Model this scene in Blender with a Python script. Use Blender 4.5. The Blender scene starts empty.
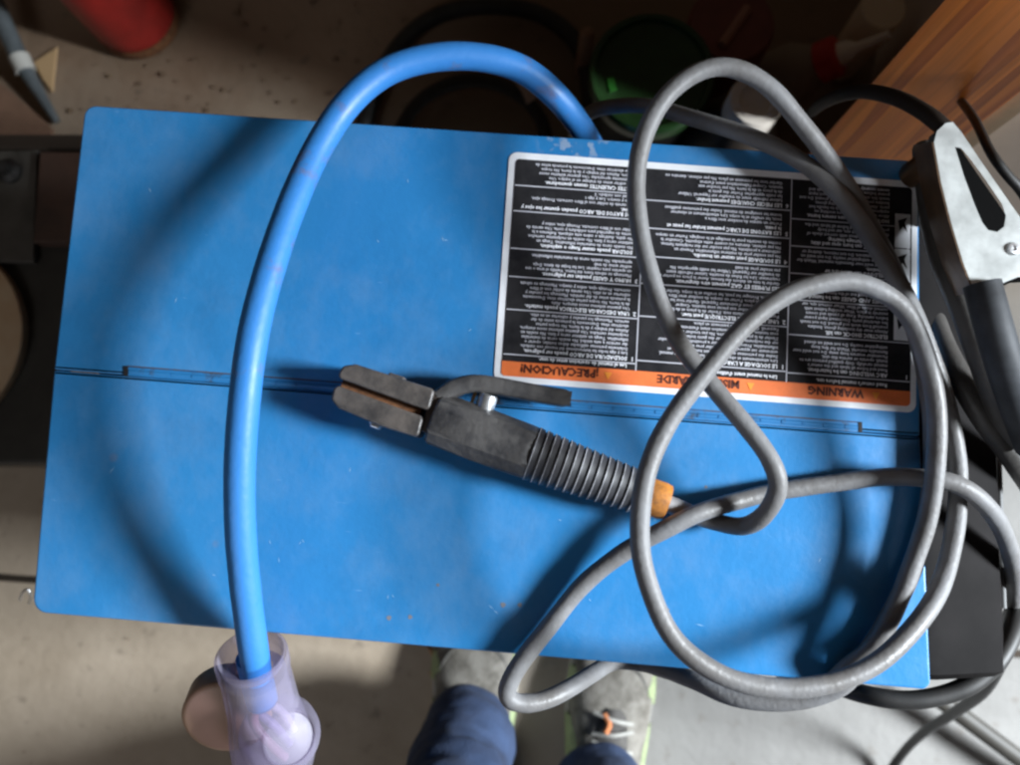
import bpy, bmesh, math, random
from mathutils import Vector, Matrix, noise
random.seed(7)
S = bpy.context.scene
C = S.collection
H = 0.56                                   # height of the machine's top above the floor
R_ = math.radians

# ------------------------------------------------------------------ camera
def rod(w):
    v = Vector(w); return Matrix.Rotation(v.length, 3, v.normalized())
CAM_R = rod((0.118, 0.0205, 0.0695))
CAM_C = Vector((0.0306, -0.0652, H + 0.5603))
FPX = 510 / math.tan(R_(32))
cam_d = bpy.data.cameras.new('camera'); cam = bpy.data.objects.new('camera', cam_d); C.objects.link(cam)
cam.matrix_world = Matrix.Translation(CAM_C) @ CAM_R.to_4x4()
cam_d.sensor_width = 36; cam_d.lens = 18 / math.tan(R_(32))
cam_d.clip_start = 0.02; cam_d.clip_end = 200
cam_d.dof.use_dof = True; cam_d.dof.focus_distance = 0.55; cam_d.dof.aperture_fstop = 4.5
S.camera = cam

# ------------------------------------------------------------------ world and lamps (daylight through a workshop door)
W = bpy.data.worlds.new('World'); S.world = W; W.use_nodes = True
bg = W.node_tree.nodes['Background']
bg.inputs[0].default_value = (1.0, 0.78, 0.58, 1); bg.inputs[1].default_value = 0.030
def area(name, az, el, dist, sx, sy, power, col, target=(0, 0, H)):
    d = bpy.data.lights.new(name, 'AREA'); d.shape = 'RECTANGLE'; d.size = sx; d.size_y = sy
    d.energy = power; d.color = col
    o = bpy.data.objects.new(name, d); C.objects.link(o)
    a, e = R_(az), R_(el); t = Vector(target)
    o.location = t + Vector((math.cos(a) * math.cos(e), math.sin(a) * math.cos(e), math.sin(e))) * dist
    o.rotation_euler = (t - o.location).to_track_quat('-Z', 'Y').to_euler()
    return o
area('door_daylight', 3, 28, 2.6, 0.84, 0.58, 318, (0.87, 0.94, 1.0))
area('front_daylight', -116, 36, 2.6, 1.2, 0.8, 9, (0.95, 0.96, 1.0))
S.view_settings.view_transform = 'Standard'; S.view_settings.look = 'None'
S.view_settings.exposure = 0.28; S.view_settings.gamma = 1
S.cycles.max_bounces = 10; S.cycles.transmission_bounces = 8
S.cycles.filter_width = 2.5

# ------------------------------------------------------------------ helpers
def P(u, v, h=0.0):
    """point of the place seen at photo position (u, v), h metres above the machine's top"""
    d = CAM_R @ Vector(((u - 510) / FPX, -(v - 382.5) / FPX, -1))
    t = (H + h - CAM_C.z) / d.z
    return CAM_C + d * t
def G(u, v, z=0.0): return P(u, v, z - H)

def mesh_obj(name, bm, mat, parent=None, smooth=40, recalc=True):
    if recalc: bmesh.ops.recalc_face_normals(bm, faces=bm.faces)
    me = bpy.data.meshes.new(name); bm.to_mesh(me); bm.free()
    for p in me.polygons: p.use_smooth = True
    me.set_sharp_from_angle(angle=R_(smooth))
    for m in (mat if isinstance(mat, (list, tuple)) else [mat]): me.materials.append(m)
    o = bpy.data.objects.new(name, me); C.objects.link(o)
    if parent:
        o.parent = parent; o.matrix_parent_inverse = parent.matrix_basis.inverted()
    return o
def thing(name, label, cat, loc=(0, 0, 0), group=None):
    o = bpy.data.objects.new(name, None); C.objects.link(o); o.location = loc
    o.empty_display_size = 0.05
    return tag(o, label, cat, group)
def tag(o, label, cat, group=None):
    o['label'] = label; o['category'] = cat
    if group: o['group'] = group
    return o
def struct(o, kind='structure'):
    o['kind'] = kind; return o

def catmull(pts, n=10, rad=None):
    out, ro = [], []
    for i in range(len(pts) - 1):
        p0 = pts[max(i - 1, 0)]; p1 = pts[i]; p2 = pts[i + 1]; p3 = pts[min(i + 2, len(pts) - 1)]
        for k in range(n):
            t = k / n
            out.append(0.5 * ((2 * p1) + (p2 - p0) * t + (2 * p0 - 5 * p1 + 4 * p2 - p3) * t * t + (3 * p1 - p0 - 3 * p2 + p3) * t ** 3))
            if rad: ro.append(rad[i] * (1 - t) + rad[i + 1] * t)
    out.append(pts[-1].copy())
    if rad: ro.append(rad[-1]); return out, ro
    return out
def smooth_path(p, it=6):
    for _ in range(it):
        q = [v.copy() for v in p]
        for i in range(1, len(p) - 1): q[i] = p[i] * 0.5 + (p[i - 1] + p[i + 1]) * 0.25
        p = q
    return p
def tube(bm, pts, r, sides=20, caps=True, wobble=0.0):
    """r a number or a list with one radius per point"""
    rs = r if isinstance(r, (list, tuple)) else [r] * len(pts)
    n = len(pts); T = []
    for i in range(n):
        T.append((pts[min(i + 1, n - 1)] - pts[max(i - 1, 0)]).normalized())
    a = T[0].orthogonal().normalized(); rings = []
    for i in range(n):
        a = (a - T[i] * a.dot(T[i])).normalized(); b = T[i].cross(a)
        w = rs[i] * (1 + wobble * math.sin(i * 0.37 + math.sin(i * 0.11) * 3))
        rings.append([bm.verts.new(pts[i] + (a * math.cos(2 * math.pi * k / sides) + b * math.sin(2 * math.pi * k / sides)) * w) for k in range(sides)])
    bridge(bm, rings)
    if caps: bm.faces.new(rings[0][::-1]); bm.faces.new(rings[-1])
    return rings
def bridge(bm, rings):
    for A, B in zip(rings, rings[1:]):
        n = len(A)
        for k in range(n):
            bm.faces.new((A[k], A[(k + 1) % n], B[(k + 1) % n], B[k]))
def frame(o, ax, up=Vector((0, 0, 1))):
    """matrix with Z along ax"""
    z = Vector(ax).normalized(); x = Vector(up).cross(z)
    if x.length < 1e-4: x = z.orthogonal()
    x.normalize(); y = z.cross(x)
    m = Matrix((x, y, z)).transposed().to_4x4(); m.translation = o
    return m
def lathe(bm, prof, M, sides=36, caps=True):
    rings = []
    for r, z in prof:
        rings.append([bm.verts.new(M @ Vector((max(r, 1e-5) * math.cos(2 * math.pi * k / sides), max(r, 1e-5) * math.sin(2 * math.pi * k / sides), z))) for k in range(sides)])
    bridge(bm, rings)
    if caps:
        if prof[0][0] > 1e-4: bm.faces.new(rings[0][::-1])
        if prof[-1][0] > 1e-4: bm.faces.new(rings[-1])
    return rings
def box(bm, M, sx, sy, sz, bev=0.0, seg=2):
    r = bmesh.ops.create_cube(bm, size=1, matrix=M @ Matrix.Diagonal((sx, sy, sz, 1)))
    if bev:
        es = list({e for v in r['verts'] for e in v.link_edges})
        bmesh.ops.bevel(bm, geom=es, offset=bev, segments=seg, affect='EDGES', profile=0.5)
def rounded(pts, radii, n=6):
    """2-D polygon (Vectors) with rounded corners"""
    out = []
    m = len(pts)
    for i in range(m):
        p = pts[i]; r = radii[i] if isinstance(radii, (list, tuple)) else radii
        if r < 1e-6: out.append(p.copy()); continue
        a = (pts[i - 1] - p).normalized(); b = (pts[(i + 1) % m] - p).normalized()
        ang = a.angle(b); d = r / math.tan(ang / 2)
        c = p + (a + b).normalized() * (r / math.sin(ang / 2))
        s = p + a * d; e = p + b * d
        vs, ve = s - c, e - c
        tot = vs.angle_signed(ve) if len(vs) == 2 else vs.angle(ve)
        for k in range(n + 1):
            t = k / n
            v = (vs * math.sin((1 - t) * abs(tot)) + ve * math.sin(t * abs(tot))) / math.sin(abs(tot))
            out.append(c + v)
    return out
def inset_poly(poly, d):
    n = len(poly); A = sum(poly[i].x * poly[(i + 1) % n].y - poly[(i + 1) % n].x * poly[i].y for i in range(n))
    s = 1 if A > 0 else -1; out = []
    for i in range(n):
        e1 = (poly[i] - poly[i - 1]).normalized(); e2 = (poly[(i + 1) % n] - poly[i]).normalized()
        n1 = Vector((-e1.y, e1.x)) * s; n2 = Vector((-e2.y, e2.x)) * s
        m = n1 + n2; out.append(poly[i] + m * (d / max(1e-6, 0.5 * m.dot(m)))) if m.length > 1e-4 else out.append(poly[i].copy())
    return out
def slab(bm, poly, zt, zb, bev, M=None, seg=4, closed_bottom=True, extra=0.001):
    """extruded 2-D outline with a rolled upper edge"""
    rings = []
    def ring(pl, z):
        return [bm.verts.new((M @ Vector((p.x, p.y, z))) if M else Vector((p.x, p.y, z))) for p in pl]
    rings.append(ring(poly, zb))
    if bev > 0:
        for k in range(seg + 1):
            a = math.pi / 2 * k / seg
            rings.append(ring(inset_poly(poly, bev * (1 - math.cos(a))), zt - bev + bev * math.sin(a)))
        rings.append(ring(inset_poly(poly, bev + extra), zt))
    else: rings.append(ring(poly, zt))
    bridge(bm, rings); bm.faces.new(rings[-1])
    if closed_bottom: bm.faces.new(rings[0][::-1])
def xy(v): return Vector((v.x, v.y))

# ------------------------------------------------------------------ materials
def nd(nt, t, **kw):
    n = nt.nodes.new(t)
    for k, v in kw.items(): setattr(n, k, v)
    return n
def mat(name, col, rough=0.5, metal=0.0, var=0.0, vscale=20, bump=0.0, bscale=80, col2=None, spec=0.5, coat=0.0, stretch=None, rvar=0.0, thr=(0.35, 0.65)):
    m = bpy.data.materials.new(name); m.use_nodes = True; nt = m.node_tree
    b = nt.nodes['Principled BSDF']
    b.inputs['Base Color'].default_value = (*col, 1); b.inputs['Roughness'].default_value = rough
    b.inputs['Metallic'].default_value = metal; b.inputs['Specular IOR Level'].default_value = spec
    if coat: b.inputs['Coat Weight'].default_value = coat; b.inputs['Coat Roughness'].default_value = 0.15
    tc = nd(nt, 'ShaderNodeTexCoord'); src = tc.outputs['Object']
    if stretch:
        mp = nd(nt, 'ShaderNodeMapping'); mp.inputs['Scale'].default_value = stretch
        nt.links.new(src, mp.inputs['Vector']); src = mp.outputs['Vector']
    if var or col2:
        n = nd(nt, 'ShaderNodeTexNoise'); n.inputs['Scale'].default_value = vscale; n.inputs['Detail'].default_value = 6; n.inputs['Roughness'].default_value = 0.65
        nt.links.new(src, n.inputs['Vector'])
        r = nd(nt, 'ShaderNodeValToRGB'); c2 = col2 if col2 else tuple(c * (1 - var) for c in col); c1 = col if col2 else tuple(min(1, c * (1 + var)) for c in col)
        r.color_ramp.elements[0].position, r.color_ramp.elements[1].position = thr
        r.color_ramp.elements[0].color = (*c2, 1); r.color_ramp.elements[1].color = (*c1, 1)
        nt.links.new(n.outputs['Fac'], r.inputs['Fac']); nt.links.new(r.outputs['Color'], b.inputs['Base Color'])
        if rvar:
            q = nd(nt, 'ShaderNodeMapRange'); q.inputs[1].default_value = 0.3; q.inputs[2].default_value = 0.7
            q.inputs[3].default_value = rough - rvar; q.inputs[4].default_value = rough + rvar
            nt.links.new(n.outputs['Fac'], q.inputs[0]); nt.links.new(q.outputs[0], b.inputs['Roughness'])
    if bump:
        n2 = nd(nt, 'ShaderNodeTexNoise'); n2.inputs['Scale'].default_value = bscale; n2.inputs['Detail'].default_value = 5
        nt.links.new(src, n2.inputs['Vector'])
        bp = nd(nt, 'ShaderNodeBump'); bp.inputs['Strength'].default_value = bump; bp.inputs['Distance'].default_value = 0.002
        nt.links.new(n2.outputs['Fac'], bp.inputs['Height']); nt.links.new(bp.outputs['Normal'], b.inputs['Normal'])
    return m
def mixc(nt, fac, a, b):
    m = nd(nt, 'ShaderNodeMix', data_type='RGBA')
    for s, v in ((0, fac), (6, a), (7, b)):
        if hasattr(v, 'links'): nt.links.new(v, m.inputs[s])
        else: m.inputs[s].default_value = v if s == 0 else (*v, 1)
    return m.outputs[2]
def ramp(nt, src, a, b, lo=0.0, hi=1.0):
    q = nd(nt, 'ShaderNodeMapRange'); q.inputs[1].default_value = a; q.inputs[2].default_value = b
    q.inputs[3].default_value = lo; q.inputs[4].default_value = hi
    nt.links.new(src, q.inputs[0]); return q.outputs[0]

def paint_material():
    m = bpy.data.materials.new('blue_paint'); m.use_nodes = True; nt = m.node_tree; b = nt.nodes['Principled BSDF']
    tc = nd(nt, 'ShaderNodeTexCoord'); o = tc.outputs['Object']
    n = nd(nt, 'ShaderNodeTexNoise'); n.inputs['Scale'].default_value = 3.5; n.inputs['Detail'].default_value = 5; nt.links.new(o, n.inputs['Vector'])
    base = mixc(nt, ramp(nt, n.outputs['Fac'], 0.35, 0.65), (0.020, 0.175, 0.42), (0.032, 0.22, 0.50))
    # dust smears
    n2 = nd(nt, 'ShaderNodeTexNoise'); n2.inputs['Scale'].default_value = 14; n2.inputs['Detail'].default_value = 8; n2.inputs['Roughness'].default_value = 0.7
    mp = nd(nt, 'ShaderNodeMapping'); mp.inputs['Rotation'].default_value = (0, 0, 0.5); mp.inputs['Scale'].default_value = (1.2, 0.9, 1)
    nt.links.new(o, mp.inputs['Vector']); nt.links.new(mp.outputs[0], n2.inputs['Vector'])
    dust = ramp(nt, n2.outputs['Fac'], 0.45, 0.85, 0, 0.26)
    base = mixc(nt, dust, base, (0.30, 0.38, 0.48))
    n7 = nd(nt, 'ShaderNodeTexNoise'); n7.inputs['Scale'].default_value = 9; n7.inputs['Detail'].default_value = 9; n7.inputs['Roughness'].default_value = 0.72
    mp7 = nd(nt, 'ShaderNodeMapping'); mp7.inputs['Location'].default_value = (3.1, 1.7, 0); nt.links.new(o, mp7.inputs['Vector']); nt.links.new(mp7.outputs[0], n7.inputs['Vector'])
    base = mixc(nt, ramp(nt, n7.outputs['Fac'], 0.5, 0.72, 0, 0.30), base, (0.016, 0.10, 0.24))
    # rubbed pale patch on the rear edge where the cord drags over it
    cpt = P(578, 138); dst = nd(nt, 'ShaderNodeVectorMath', operation='DISTANCE'); nt.links.new(o, dst.inputs[0]); dst.inputs[1].default_value = cpt
    n8 = nd(nt, 'ShaderNodeTexNoise'); n8.inputs['Scale'].default_value = 130; n8.inputs['Detail'].default_value = 4; nt.links.new(o, n8.inputs['Vector'])
    wr = nd(nt, 'ShaderNodeMath', operation='MULTIPLY'); nt.links.new(ramp(nt, dst.outputs['Value'], 0.012, 0.032, 1, 0), wr.inputs[0]); nt.links.new(ramp(nt, n8.outputs['Fac'], 0.52, 0.60, 0, 0.4), wr.inputs[1])
    base = mixc(nt, wr.outputs[0], base, (0.5, 0.5, 0.5))
    # fine pale scratches
    for rot, sc, th in ((0.9, (60, 330, 1), 0.775), (1.75, (45, 340, 1), 0.77), (2.6, (70, 380, 1), 0.775)):
        mp2 = nd(nt, 'ShaderNodeMapping'); mp2.inputs['Rotation'].default_value = (0, 0, rot); mp2.inputs['Scale'].default_value = sc
        nt.links.new(o, mp2.inputs['Vector'])
        n3 = nd(nt, 'ShaderNodeTexNoise'); n3.inputs['Scale'].default_value = 1.0; n3.inputs['Detail'].default_value = 2
        nt.links.new(mp2.outputs[0], n3.inputs['Vector'])
        base = mixc(nt, ramp(nt, n3.outputs['Fac'], th, th + 0.09, 0, 0.4), base, (0.35, 0.55, 0.75))
    # rust and dirt specks
    v = nd(nt, 'ShaderNodeTexVoronoi'); v.inputs['Scale'].default_value = 22; nt.links.new(o, v.inputs['Vector'])
    n4 = nd(nt, 'ShaderNodeTexNoise'); n4.inputs['Scale'].default_value = 7; nt.links.new(o, n4.inputs['Vector'])
    spot = nd(nt, 'ShaderNodeMath', operation='MULTIPLY')
    nt.links.new(ramp(nt, v.outputs['Distance'], 0.05, 0.09, 1, 0), spot.inputs[0]); nt.links.new(ramp(nt, n4.outputs['Fac'], 0.55, 0.62, 0, 0.6), spot.inputs[1])
    base = mixc(nt, spot.outputs[0], base, (0.22, 0.16, 0.14))
    nt.links.new(base, b.inputs['Base Color'])
    nt.links.new(ramp(nt, n2.outputs['Fac'], 0.3, 0.7, 0.30, 0.46), b.inputs['Roughness'])
    bp = nd(nt, 'ShaderNodeBump'); bp.inputs['Strength'].default_value = 0.25; bp.inputs['Distance'].default_value = 0.0006
    n5 = nd(nt, 'ShaderNodeTexNoise'); n5.inputs['Scale'].default_value = 260; nt.links.new(o, n5.inputs['Vector'])
    nt.links.new(n5.outputs['Fac'], bp.inputs['Height'])
    bp2 = nd(nt, 'ShaderNodeBump'); bp2.inputs['Strength'].default_value = 0.5; bp2.inputs['Distance'].default_value = 0.004
    n6 = nd(nt, 'ShaderNodeTexNoise'); n6.inputs['Scale'].default_value = 4; n6.inputs['Detail'].default_value = 1; nt.links.new(o, n6.inputs['Vector'])
    nt.links.new(n6.outputs['Fac'], bp2.inputs['Height']); nt.links.new(bp.outputs[0], bp2.inputs['Normal'])
    nt.links.new(bp2.outputs['Normal'], b.inputs['Normal'])
    return m
def floor_material():
    m = bpy.data.materials.new('concrete'); m.use_nodes = True; nt = m.node_tree; b = nt.nodes['Principled BSDF']
    tc = nd(nt, 'ShaderNodeTexCoord'); o = tc.outputs['Object']
    n = nd(nt, 'ShaderNodeTexNoise'); n.inputs['Scale'].default_value = 5; n.inputs['Detail'].default_value = 8; n.inputs['Roughness'].default_value = 0.62; nt.links.new(o, n.inputs['Vector'])
    g = mixc(nt, ramp(nt, n.outputs['Fac'], 0.3, 0.7), (0.14, 0.134, 0.125), (0.20, 0.194, 0.183))
    t = mixc(nt, ramp(nt, n.outputs['Fac'], 0.3, 0.7), (0.32, 0.255, 0.185), (0.48, 0.395, 0.305))
    # ochre dust tracked over the left half and the back of the slab, in an uneven outline
    sx = nd(nt, 'ShaderNodeSeparateXYZ'); nt.links.new(o, sx.inputs[0])
    n2 = nd(nt, 'ShaderNodeTexNoise'); n2.inputs['Scale'].default_value = 3; n2.inputs['Detail'].default_value = 6; nt.links.new(o, n2.inputs['Vector'])
    ad = nd(nt, 'ShaderNodeMath', operation='MULTIPLY_ADD'); nt.links.new(n2.outputs['Fac'], ad.inputs[0]); ad.inputs[1].default_value = 0.5; nt.links.new(sx.outputs[0], ad.inputs[2])
    back = ramp(nt, sx.outputs[1], 0.15, 0.4, 0, 1)
    lf = ramp(nt, ad.outputs[0], 0.2, 0.46, 1, 0)
    mx = nd(nt, 'ShaderNodeMath', operation='MAXIMUM'); nt.links.new(back, mx.inputs[0]); nt.links.new(lf, mx.inputs[1])
    base = mixc(nt, mx.outputs[0], g, t)
    br = nd(nt, 'ShaderNodeMath', operation='MULTIPLY_ADD'); nt.links.new(n.outputs['Fac'], br.inputs[0]); br.inputs[1].default_value = 0.5; nt.links.new(sx.outputs[1], br.inputs[2])
    base = mixc(nt, ramp(nt, br.outputs[0], 0.55, 0.75, 0, 0.85), base, (0.20, 0.125, 0.075))
    n3 = nd(nt, 'ShaderNodeTexNoise'); n3.inputs['Scale'].default_value = 38; n3.inputs['Detail'].default_value = 5; nt.links.new(o, n3.inputs['Vector'])
    base = mixc(nt, ramp(nt, n3.outputs['Fac'], 0.62, 0.75, 0, 0.55), base, (0.10, 0.08, 0.06))
    nt.links.new(base, b.inputs['Base Color']); b.inputs['Roughness'].default_value = 0.75
    bp = nd(nt, 'ShaderNodeBump'); bp.inputs['Strength'].default_value = 0.35; bp.inputs['Distance'].default_value = 0.004
    n4 = nd(nt, 'ShaderNodeTexNoise'); n4.inputs['Scale'].default_value = 60; n4.inputs['Detail'].default_value = 6; nt.links.new(o, n4.inputs['Vector'])
    nt.links.new(n4.outputs['Fac'], bp.inputs['Height']); nt.links.new(bp.outputs[0], b.inputs['Normal'])
    return m
def wood_material(name, c1, c2, sc=(9, 9, 0.55), ring=5.0):
    m = bpy.data.materials.new(name); m.use_nodes = True; nt = m.node_tree; b = nt.nodes['Principled BSDF']
    tc = nd(nt, 'ShaderNodeTexCoord'); mp = nd(nt, 'ShaderNodeMapping'); mp.inputs['Scale'].default_value = sc
    nt.links.new(tc.outputs['Object'], mp.inputs[0])
    n = nd(nt, 'ShaderNodeTexNoise'); n.inputs['Scale'].default_value = 1.0; n.inputs['Detail'].default_value = 2; n.inputs['Distortion'].default_value = 0.6
    nt.links.new(mp.outputs[0], n.inputs[0])
    mu = nd(nt, 'ShaderNodeMath', operation='MULTIPLY'); mu.inputs[1].default_value = ring * 2; nt.links.new(n.outputs['Fac'], mu.inputs[0])
    fr = nd(nt, 'ShaderNodeMath', operation='FRACT'); nt.links.new(mu.outputs[0], fr.inputs[0])
    mp2 = nd(nt, 'ShaderNodeMapping'); mp2.inputs['Scale'].default_value = (180, 180, 3); nt.links.new(tc.outputs['Object'], mp2.inputs[0])
    n2 = nd(nt, 'ShaderNodeTexNoise'); n2.inputs['Scale'].default_value = 1; n2.inputs['Detail'].default_value = 4; nt.links.new(mp2.outputs[0], n2.inputs[0])
    base = mixc(nt, ramp(nt, fr.outputs[0], 0.25, 1.0), c1, c2)
    base = mixc(nt, ramp(nt, n2.outputs['Fac'], 0.45, 0.8, 0, 0.5), base, tuple(c * 0.45 for c in c2))
    nt.links.new(base, b.inputs['Base Color']); b.inputs['Roughness'].default_value = 0.5
    bp = nd(nt, 'ShaderNodeBump'); bp.inputs['Strength'].default_value = 0.2; bp.inputs['Distance'].default_value = 0.001
    nt.links.new(n2.outputs['Fac'], bp.inputs['Height']); nt.links.new(bp.outputs[0], b.inputs['Normal'])
    return m

PAINT = paint_material(); CONC = floor_material()
BLACK = mat('black_plastic', (0.008, 0.007, 0.0068), 0.55, spec=0.05, var=0.4, vscale=10, bump=0.03, bscale=200, rvar=0.08)
BLACKSTEEL = mat('dark_steel', (0.030, 0.027, 0.022), 0.6, var=0.4, vscale=9)
RUBBER = mat('black_rubber', (0.020, 0.019, 0.018), 0.55, var=0.3, vscale=60)
GREYCABLE = mat('grey_rubber_cable', (0.195, 0.195, 0.20), 0.5, spec=0.38, col2=(0.125, 0.118, 0.112), vscale=16, thr=(0.36, 0.62), bump=0.22, bscale=260, rvar=0.12)
DARKCABLE = mat('dark_grey_cable', (0.06, 0.056, 0.052), 0.5, var=0.3, vscale=26, bump=0.2, bscale=260, rvar=0.1)
BLUECABLE = mat('blue_jacket', (0.030, 0.185, 0.50), 0.5, bump=0.15, bscale=180, col2=(0.11, 0.13, 0.24), vscale=26, rvar=0.1, thr=(0.30, 0.42))
WHITE = mat('label_white', (0.78, 0.79, 0.82), 0.5, var=0.08, vscale=40)
LBLACK = mat('label_black', (0.009, 0.009, 0.011), 0.55, spec=0.12, col2=(0.026, 0.025, 0.027), vscale=60, thr=(0.4, 0.75))
ORANGE = mat('label_orange', (0.78, 0.175, 0.045), 0.5, var=0.12, vscale=60)
INK = mat('header_ink', (0.09, 0.02, 0.01), 0.5)
LETTER = mat('small_print', (0.60, 0.60, 0.66), 0.5)
LETTERB = mat('bold_print', (0.85, 0.85, 0.90), 0.5)
YELLOW = mat('triangle_yellow', (0.85, 0.30, 0.035), 0.5)
HINGE = mat('hinge_paint', (0.018, 0.17, 0.41), 0.55, col2=(0.045, 0.06, 0.085), vscale=60, thr=(0.33, 0.47))
GAP = mat('dark_gap', (0.008, 0.008, 0.010), 0.8)
STEEL = mat('bright_steel', (0.62, 0.63, 0.64), 0.38, 0.9, var=0.15, vscale=40, rvar=0.12)
ZINC = mat('pale_zinc_plate', (0.47, 0.49, 0.48), 0.5, 0.25, var=0.16, vscale=55, bump=0.06, bscale=120, rvar=0.1)
BROWNMETAL = mat('brown_metal_and_reflection', (0.13, 0.075, 0.04), 0.45, 0.4, var=0.3, vscale=40)
FIBRE = mat('charred_insulator', (0.026, 0.026, 0.029), 0.45, col2=(0.075, 0.071, 0.069), vscale=48, bump=0.4, bscale=140, thr=(0.44, 0.68), stretch=(1, 1, 1))
JAWFIB = mat('scuffed_jaw', (0.035, 0.033, 0.033), 0.42, col2=(0.105, 0.09, 0.08), vscale=42, bump=0.35, bscale=120, thr=(0.42, 0.66))
RIDGE = mat('worn_ridges', (0.032, 0.032, 0.036), 0.5, var=0.3, vscale=80)
RUST = mat('rust', (0.16, 0.065, 0.025), 0.8, var=0.4, vscale=120)
TAPE = mat('orange_tape', (0.58, 0.215, 0.03), 0.6, col2=(0.24, 0.10, 0.03), vscale=75, thr=(.36, .58), bump=.4, bscale=120)
WOOD = wood_material('fir_post', (0.78, 0.225, 0.022), (0.46, 0.105, 0.010), (18, 18, 0.8), 3.0)
TANWOOD = mat('tan_wood', (0.46, 0.34, 0.21), 0.6, var=0.2, vscale=12)
CARD = mat('brown_card', (0.22, 0.125, 0.08), 0.8, var=0.2, vscale=14)
DENIM = mat('denim', (0.030, 0.055, 0.12), 0.85, var=0.35, vscale=16, bump=0.5, bscale=420, col2=(0.018, 0.028, 0.06))
DRYWALL = mat('drywall', (0.60, 0.50, 0.43), 0.85, var=0.06, vscale=8)

# ------------------------------------------------------------------ the setting
bm = bmesh.new()
# slab sheets with open joints between them
def sheet(x0, y0, x1, y1, z=0.0):
    f = [bm.verts.new((x, y, z)) for x, y in ((x0, y0), (x1, y0), (x1, y1), (x0, y1))]; bm.faces.new(f)
jy = G(10, 578).y
sheet(-20, -20, 20, jy - 0.005); sheet(-20, jy + 0.005, 20, 20)
struct(mesh_obj('floor', bm, CONC))
bm = bmesh.new(); sheet(-20, jy - 0.006, 20, jy + 0.006, -0.012)
struct(mesh_obj('floor_joint', bm, mat('joint_dirt', (.035, .024, .016), .95)))

# post and wall at the right rear
def vbox(name, pts, z0, z1, m, parent=None, bev=0.002):
    b_ = bmesh.new(); slab(b_, [xy(p) for p in pts], z1, z0, bev, seg=2)
    return mesh_obj(name, b_, m, parent)
nad = Vector((CAM_C.x, CAM_C.y))
def polar(u, v, dist):
    d = xy(G(u, v)) - nad; return nad + d.normalized() * dist
pl = polar(910, 40, 0.475); pr = polar(1020, 92, 0.53)
ax = (pr - pl).normalized(); nrm = Vector((-ax.y, ax.x))
if nrm.dot(pl - nad) < 0: nrm = -nrm
post = vbox('wooden_post', [pl, pr, pr + nrm * 0.09, pl + (pl - nad).normalized() * 0.085 + ax * .004], 0, 2.4, WOOD)
tag(post, 'varnished fir post with swirling grain standing at the rear right of the blue machine', 'post')
w0 = pr + nrm * 0.035 + ax * 0.006
wall = vbox('wall', [w0, w0 + ax * 1.08, w0 + ax * 1.08 + nrm * 0.9, w0 + nrm * 0.9], 0, 2.4, DRYWALL)  # unseen length and depth of this wall shaped to block lamp light behind
tag(wall, 'pale pinkish drywall beside the wooden post', 'wall')
tr = vbox('batten', [pr + nrm * 0.006 + ax * 0.003, pr + ax * 0.022 + nrm * 0.006, pr + ax * 0.022 + nrm * 0.033, pr + nrm * 0.033 + ax * 0.003], 0, 2.4, TANWOOD)
tag(tr, 'narrow pale wooden batten in the corner between post and drywall', 'batten')

# ------------------------------------------------------------------ the welding machine
mach = thing('welding_machine', 'blue painted arc welding machine with hinged top and black and orange warning label', 'welder', (0, 0, 0))
TL, TR, BR, BL = (85, 105), (919, 161), (931, 690), (32, 612)
def sy(x): return 370 + (x - 55) * 0.0769
def seam(x, d): return xy(P(x, sy(x) + d))
LT = H
back = [xy(P(*TL)), seam(54, -0.5), seam(920, -0.5), xy(P(*TR))]
front = [seam(54, 0.5), xy(P(*BL)), xy(P(*BR)), seam(920, 0.5)]
bm = bmesh.new(); slab(bm, rounded(back, [0.008, 0.001, 0.001, 0.007]), LT, LT - 0.03, 0.0012)
mesh_obj('rear_top_panel', bm, PAINT, mach)
bm = bmesh.new(); slab(bm, rounded(front, [0.001, 0.010, 0.006, 0.001]), LT, LT - 0.03, 0.0012)
mesh_obj('front_top_panel', bm, PAINT, mach)
# hinge knuckles
bm = bmesh.new()
x = 129.5; k = 0
while x < 856:
    x1 = min(x + 21, 857)
    a = P(x + 0.5, sy(x) - 4, -0.0010); b_ = P(x1 - 0.5, sy(x1) - 4, -0.0010)
    r = 0.0021 if k % 2 else 0.0020
    tube(bm, [a, a.lerp(b_, 0.5), b_], r, 14)
    x = x1; k += 1
hg = mesh_obj('hinge', bm, HINGE, mach)
def seam_strip(x0, x1, d0, d1, h1, h0, bev, name, m):
    b_ = bmesh.new(); slab(b_, [xy(P(x0, sy(x0) + d0)), xy(P(x0, sy(x0) + d1)), xy(P(x1, sy(x1) + d1)), xy(P(x1, sy(x1) + d0))], H + h1, H + h0, bev, seg=2, extra=.0002)
    return mesh_obj(name, b_, m, hg)
seam_strip(127, 860, -8.8, 0.3, 0.0004, -0.003, 0.0003, 'hinge_leaf', HINGE)
seam_strip(128, 859, -10.0, -8.9, 0.0003, -0.001, 0, 'dirt_line', mat('packed_dirt', (.075, .05, .04), .9, col2=(.012, .06, .17), vscale=70, thr=(.38, .52)))
seam_strip(124, 128.5, -9.5, 0.6, 0.0007, -0.003, 0.0002, 'notch_shade', GAP)  # black blocks stand in for the shade in the notches at both hinge ends
seam_strip(858, 862, -10.0, 0.6, 0.0007, -0.003, 0.0002, 'notch_shade', GAP)
seam_strip(70, 96, -0.9, 0.9, -0.0012, -0.004, 0, 'dirt_plug', mat('tan_dirt', (.22, .16, .10), .9))
corner = [xy(P(*c)) for c in (TL, BL, BR, TR)]
bm = bmesh.new(); slab(bm, inset_poly(corner, 0.006), LT - 0.0085, 0.10, 0)
mesh_obj('case', bm, PAINT, mach)
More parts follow.
